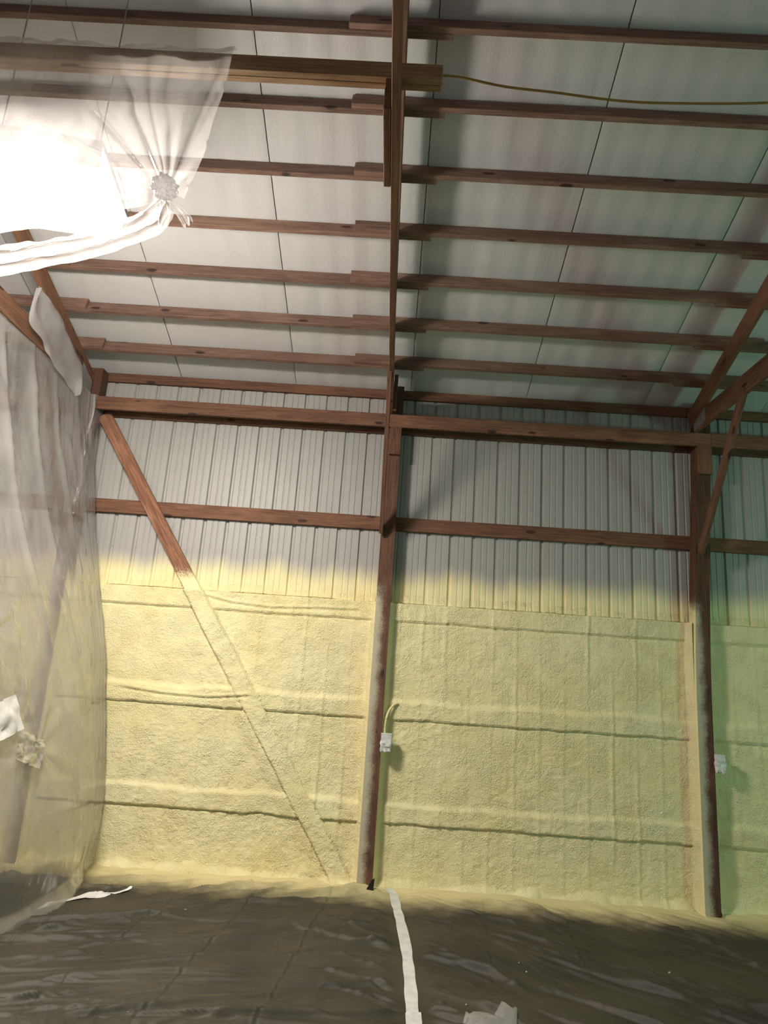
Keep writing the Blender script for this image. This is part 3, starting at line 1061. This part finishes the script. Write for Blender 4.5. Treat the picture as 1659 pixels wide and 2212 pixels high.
def make_left_curtain():
    ny, nz = 210, 190
    v = np.linspace(0, 1, ny)          # from the wall to beyond the frame
    w = np.linspace(0, 1, nz)
    Wd, V = np.meshgrid(w, v)
    Y = -0.085 - V * 4.3
    ztop = bot_z(Y) + 0.01
    Z = 0.012 + Wd * (ztop - 0.012)
    X = xprofile(Z)
    low = 1 - sstep(0.2, 3.6, Z)
    X = X + low * (0.16 * sstep(0.0, 0.9, -Y - 0.1) - 0.20 * sstep(0.9, 3.0, -Y)) - 0.05 * (1 - low) * sstep(0, 1.5, -Y)
    # hanging folds, tighter next to the wall
    e = np.exp(-(-Y - 0.08) / 0.28)
    X = X + e * 0.013 * np.sin(Y * 95 + 2.5 * fbm(Y * 2, Z * 0.7, 2, 2)) * sstep(0.1, 1.0, Z)
    fold = ridged((Y + 0.16 * Z) / 0.42 + 0.25 * fbm(Y * 0.7, Z * 0.5, 4, 2), Z / 3.2, 21, 2)
    X = X + 0.030 * (fold - 0.6) * sstep(0.0, 0.6, Wd) * (1 - 0.75 * sstep(0.93, 1.0, Wd))
    X = X + 0.010 * fbm(Y * 5, Z * 2.2, 6, 3) * (1 - sstep(0.95, 1.0, Wd))
    # tension creases fanning out from the two tape patches
    for (cy, cz, sg) in ((-2.05, 1.97, 5), (-1.75, 1.35, 9), (-1.52, 1.15, 14)):
        dy, dz = Y - cy, Z - cz
        rr = np.sqrt(dy * dy + dz * dz)
        th = np.arctan2(dz, dy)
        X = X + 0.026 * np.exp(-rr / 0.42) * sstep(0.02, 0.12, rr) * vnoise(th * 3.4 + 11, rr * 0.8, sg)
    # pooled at the floor
    X = X + 0.10 * (1 - sstep(0.0, 0.14, Z)) * (0.5 + 0.6 * vnoise(Y * 3.3, Z * 0, 31))
    # seal against the post at the wall end, upper part
    P = np.stack([X, Y, Z], -1)
    t = empty('plastic_curtain', (-2.9, -1.5, 0), 'tall clear plastic curtain hanging from truss to floor, bulging into the bay', 'curtain')
    grid_obj('curtain_film', P, M['film'], t)

    def patch(name, cy, cz, wy, hz, mat, seed, rot=0.0, amp=0.008):
        n = 9 if amp < 0.01 else 14
        Q = np.zeros((n, n, 3))
        for i in range(n):
            for j in range(n):
                a = (i / (n - 1) - 0.5) * wy; b = (j / (n - 1) - 0.5) * hz
                y = cy + a * math.cos(rot) - b * math.sin(rot); z = cz + a * math.sin(rot) + b * math.cos(rot)
                iy = np.clip((-0.085 - y) / 4.3 * (ny - 1), 0, ny - 1)
                zt = bot_z(y) + 0.01
                iz = np.clip((z - 0.012) / (zt - 0.012) * (nz - 1), 0, nz - 1)
                x = P[int(round(iy)), int(round(iz)), 0]
                Q[i, j] = (x + 0.012 + amp + amp * vnoise(np.array(i * 0.9), np.array(j * 0.9), seed), y, z)
        return grid_obj(name, Q, mat, t)
    patch('tape_patch', -1.90, 1.40, 0.26, 0.24, M['whitefilm'], 3, 0.25)
    patch('tape_patch', -2.20, 2.05, 0.22, 0.42, M['whitefilm'], 8, 0.05)
    patch('film_pucker', -1.68, 1.17, 0.30, 0.20, M['film_shiny'], 12, -0.3, 0.019)
    return t


make_left_curtain()

# folded flap of film hanging off the curtain truss
def flap_sheet():
    xt = B0 + 0.035
    # outline traced on the truss side plane, rows from the upper end to the tip
    Lp = [on_plane('x', xt, *q) for q in ((78, 622), (60, 690), (88, 735), (100, 770), (125, 805), (150, 835), (163, 858))]
    Rp = [on_plane('x', xt, *q) for q in ((84, 618), (98, 640), (118, 668), (142, 712), (160, 750), (177, 785), (165, 845))]
    A = smooth_path(Lp, 40); Bq = smooth_path(Rp, 40)
    Q = np.zeros((14, 40, 3))
    for i in range(14):
        t = i / 13
        q = A * (1 - t) + Bq * t
        q[:, 0] += 0.020 * np.sin(t * 7 + np.arange(40) * 0.10) + 0.03 * math.sin(math.pi * t) + 0.012 * vnoise(np.full(40, t * 4), np.arange(40) * 0.25, 3)
        Q[i] = q
    o = grid_obj('film_flap', Q, M['film_milky'])
    tag(o, 'loose milky film flap hanging off the curtain truss under the purlin ends', 'plastic sheet')


flap_sheet()

# film wrapped round the end of the carrier and the post top at the curtain
def post_wrap():
    pts = [(-0.16, -0.235), (-0.085, -0.245), (-0.03, -0.24), (0.035, -0.235), (0.072, -0.225), (0.085, -0.19), (0.088, -0.12), (0.088, -0.06)]
    zs_ = np.linspace(4.47, 3.2, 60)
    Q = np.zeros((len(pts), 60, 3))
    for i, (dx, y) in enumerate(pts):
        for j, z in enumerate(zs_):
            wv = 0.010 * float(vnoise(np.array(i * 0.8), np.array(z * 7.0), 14))
            sh = -0.045 * float(sstep(0, 1, (4.3 - z) / 1.1)) * 0
            Q[i, j] = (B0 + dx + wv + sh, y - abs(wv) * 0.8, z)
    o = empty('post_wrap', (B0, -0.23, 3.2), 'clear film wrapped around the post and carrier end beside the curtain', 'plastic wrap')
    grid_obj('wrap_film', Q, M['film_thin'], o)
    ed = [(B0 + 0.055 + 0.02 * math.sin(j * 0.23), -0.245, z) for j, z in enumerate(np.linspace(4.46, 3.35, 40))]
    tube('rolled_edge', ed, [0.010 + 0.007 * abs(math.sin(j * 0.35)) for j in range(40)], M['film_milky'], o, 6)


post_wrap()

# upper curtain: draped over the cross beam, gathered into a knot
YB = -4.085
TH = lambda px, py, y=YB: np.array(on_plane('y', y, px, py))


def make_upper_curtain():
    t = empty('gathered_curtain', (-1.6, YB, 4.2), 'clear plastic draped over the cross beam and tied in a knot', 'curtain')
    kn = TH(362, 425)
    nc, nr = 150, 90
    c = np.linspace(0, 1, nc)
    # top edge along the beam, from beyond the frame to the free corner
    x_r = TH(508, 112)[0]
    top_x = -3.05 + c * (x_r + 3.05)
    top_z = bz0 + 0.112 + 0.014 * vnoise(c * 26, c * 0, 5) + 0.03 * np.exp(-((top_x + 2.1) / 0.12) ** 2)
    # bottom edge: along the swag into the knot, then up the free edge
    bpts = smooth_path([TH(-420, 560), TH(-200, 545), TH(0, 505), TH(120, 488), TH(230, 462), TH(310, 440), TH(348, 430), kn, kn + np.array([0.010, 0, 0.004]), kn + np.array([0.03, 0, 0.012]), TH(398, 432)], nc)
    P = np.zeros((nc, nr, 3))
    for i in range(nc):
        r = np.linspace(0, 1, nr)
        T = np.array([top_x[i], YB, top_z[i]])
        Bp = bpts[i]
        # fall straight for a while, then pull in to the knot
        e = r ** (1.15)
        pull = r ** (1.0 + 0.7 * c[i])
        P[i, :, 0] = T[0] + (Bp[0] - T[0]) * pull
        P[i, :, 2] = T[2] + (Bp[2] - T[2]) * r
        P[i, :, 1] = YB - 0.012
    # folds radiating from the knot
    dx = P[..., 0] - kn[0]; dz = P[..., 2] - kn[2]
    rr = np.sqrt(dx * dx + dz * dz)
    th = np.arctan2(dz, -dx)
    f1 = ridged(th * 3.2 + 0.15 * fbm(P[..., 0] * 3, P[..., 2] * 3, 3, 2), rr * 0.25, 51, 2)
    P[..., 1] -= 0.045 * (f1 - 0.4) * sstep(0.02, 0.18, rr) * (0.35 + 0.65 * np.exp(-rr / 0.55)) * sstep(0.02, 0.25, np.linspace(0, 1, nr))[None, :]
    P[..., 1] -= 0.018 * fbm(P[..., 0] * 5, P[..., 2] * 2.5, 9, 3)
    # roll back over the beam
    for j in range(4):
        a = 1 - j / 4
        P[:, j, 1] += 0.05 * a * a
    grid_obj('curtain_film', P, M['film_thin'], t)
    # back drop over the far side of the beam
    # knot: crumpled ball with a collar
    bm = bmesh.new()
    bmesh.ops.create_icosphere(bm, subdivisions=4, radius=0.062)
    for v in bm.verts:
        d = v.co.normalized()
        a = float(ridged(np.array(d.x * 2.1 + d.y), np.array(d.z * 2.1 - d.y), 33, 3))
        v.co = Vector((v.co.x * (0.82 + 0.22 * a), v.co.y * (0.8 + 0.2 * a), v.co.z * (0.86 + 0.2 * a)))
        v.co += Vector((kn[0], YB - 0.05, kn[2] + 0.01))
    me = bpy.data.meshes.new('knot'); bm.to_mesh(me); bm.free(); me.materials.append(M['film_milky'])
    o = bpy.data.objects.new('knot', me); link(o); o.parent = t
    o.matrix_parent_inverse = t.matrix_basis.inverted()

    def strip(name, A, Bq, n, seed, mat, amp=0.012, m=16, yoff=-0.03):
        A = smooth_path(A, n); Bq = smooth_path(Bq, n)
        Q = np.zeros((m, n, 3))
        for i in range(m):
            k = i / (m - 1)
            q = A * (1 - k) + Bq * k
            q[:, 1] += yoff + amp * np.sin(k * 14 + 0.5 * vnoise(np.arange(n) * 0.3, np.full(n, k * 3), seed)) + 0.4 * amp * vnoise(np.arange(n) * 0.5, np.full(n, k * 9), seed + 1)
            Q[i] = q
        return grid_obj(name, Q, mat, t)
    # tail of the knot
    strip('knot_tail', [TH(352, 445), TH(375, 462), TH(392, 485), TH(400, 500)], [TH(372, 440), TH(398, 455), TH(416, 475), TH(420, 488)], 16, 3, M['film_thin'])
    strip('knot_tail', [TH(345, 445), TH(345, 465), TH(342, 485), TH(345, 492)], [TH(368, 445), TH(378, 465), TH(370, 488), TH(360, 500)], 16, 5, M['film_thin'])
    # heavy swag from the knot out of frame
    strip('swag', [TH(345, 436), TH(290, 470), TH(200, 505), TH(90, 524), TH(0, 534), TH(-200, 540), TH(-420, 545)],
          [TH(372, 446), TH(352, 500), TH(275, 535), TH(140, 570), TH(0, 598), TH(-200, 625), TH(-420, 640)], 60, 7, M['film'], 0.02, 26, -0.02)
    return t


make_upper_curtain()
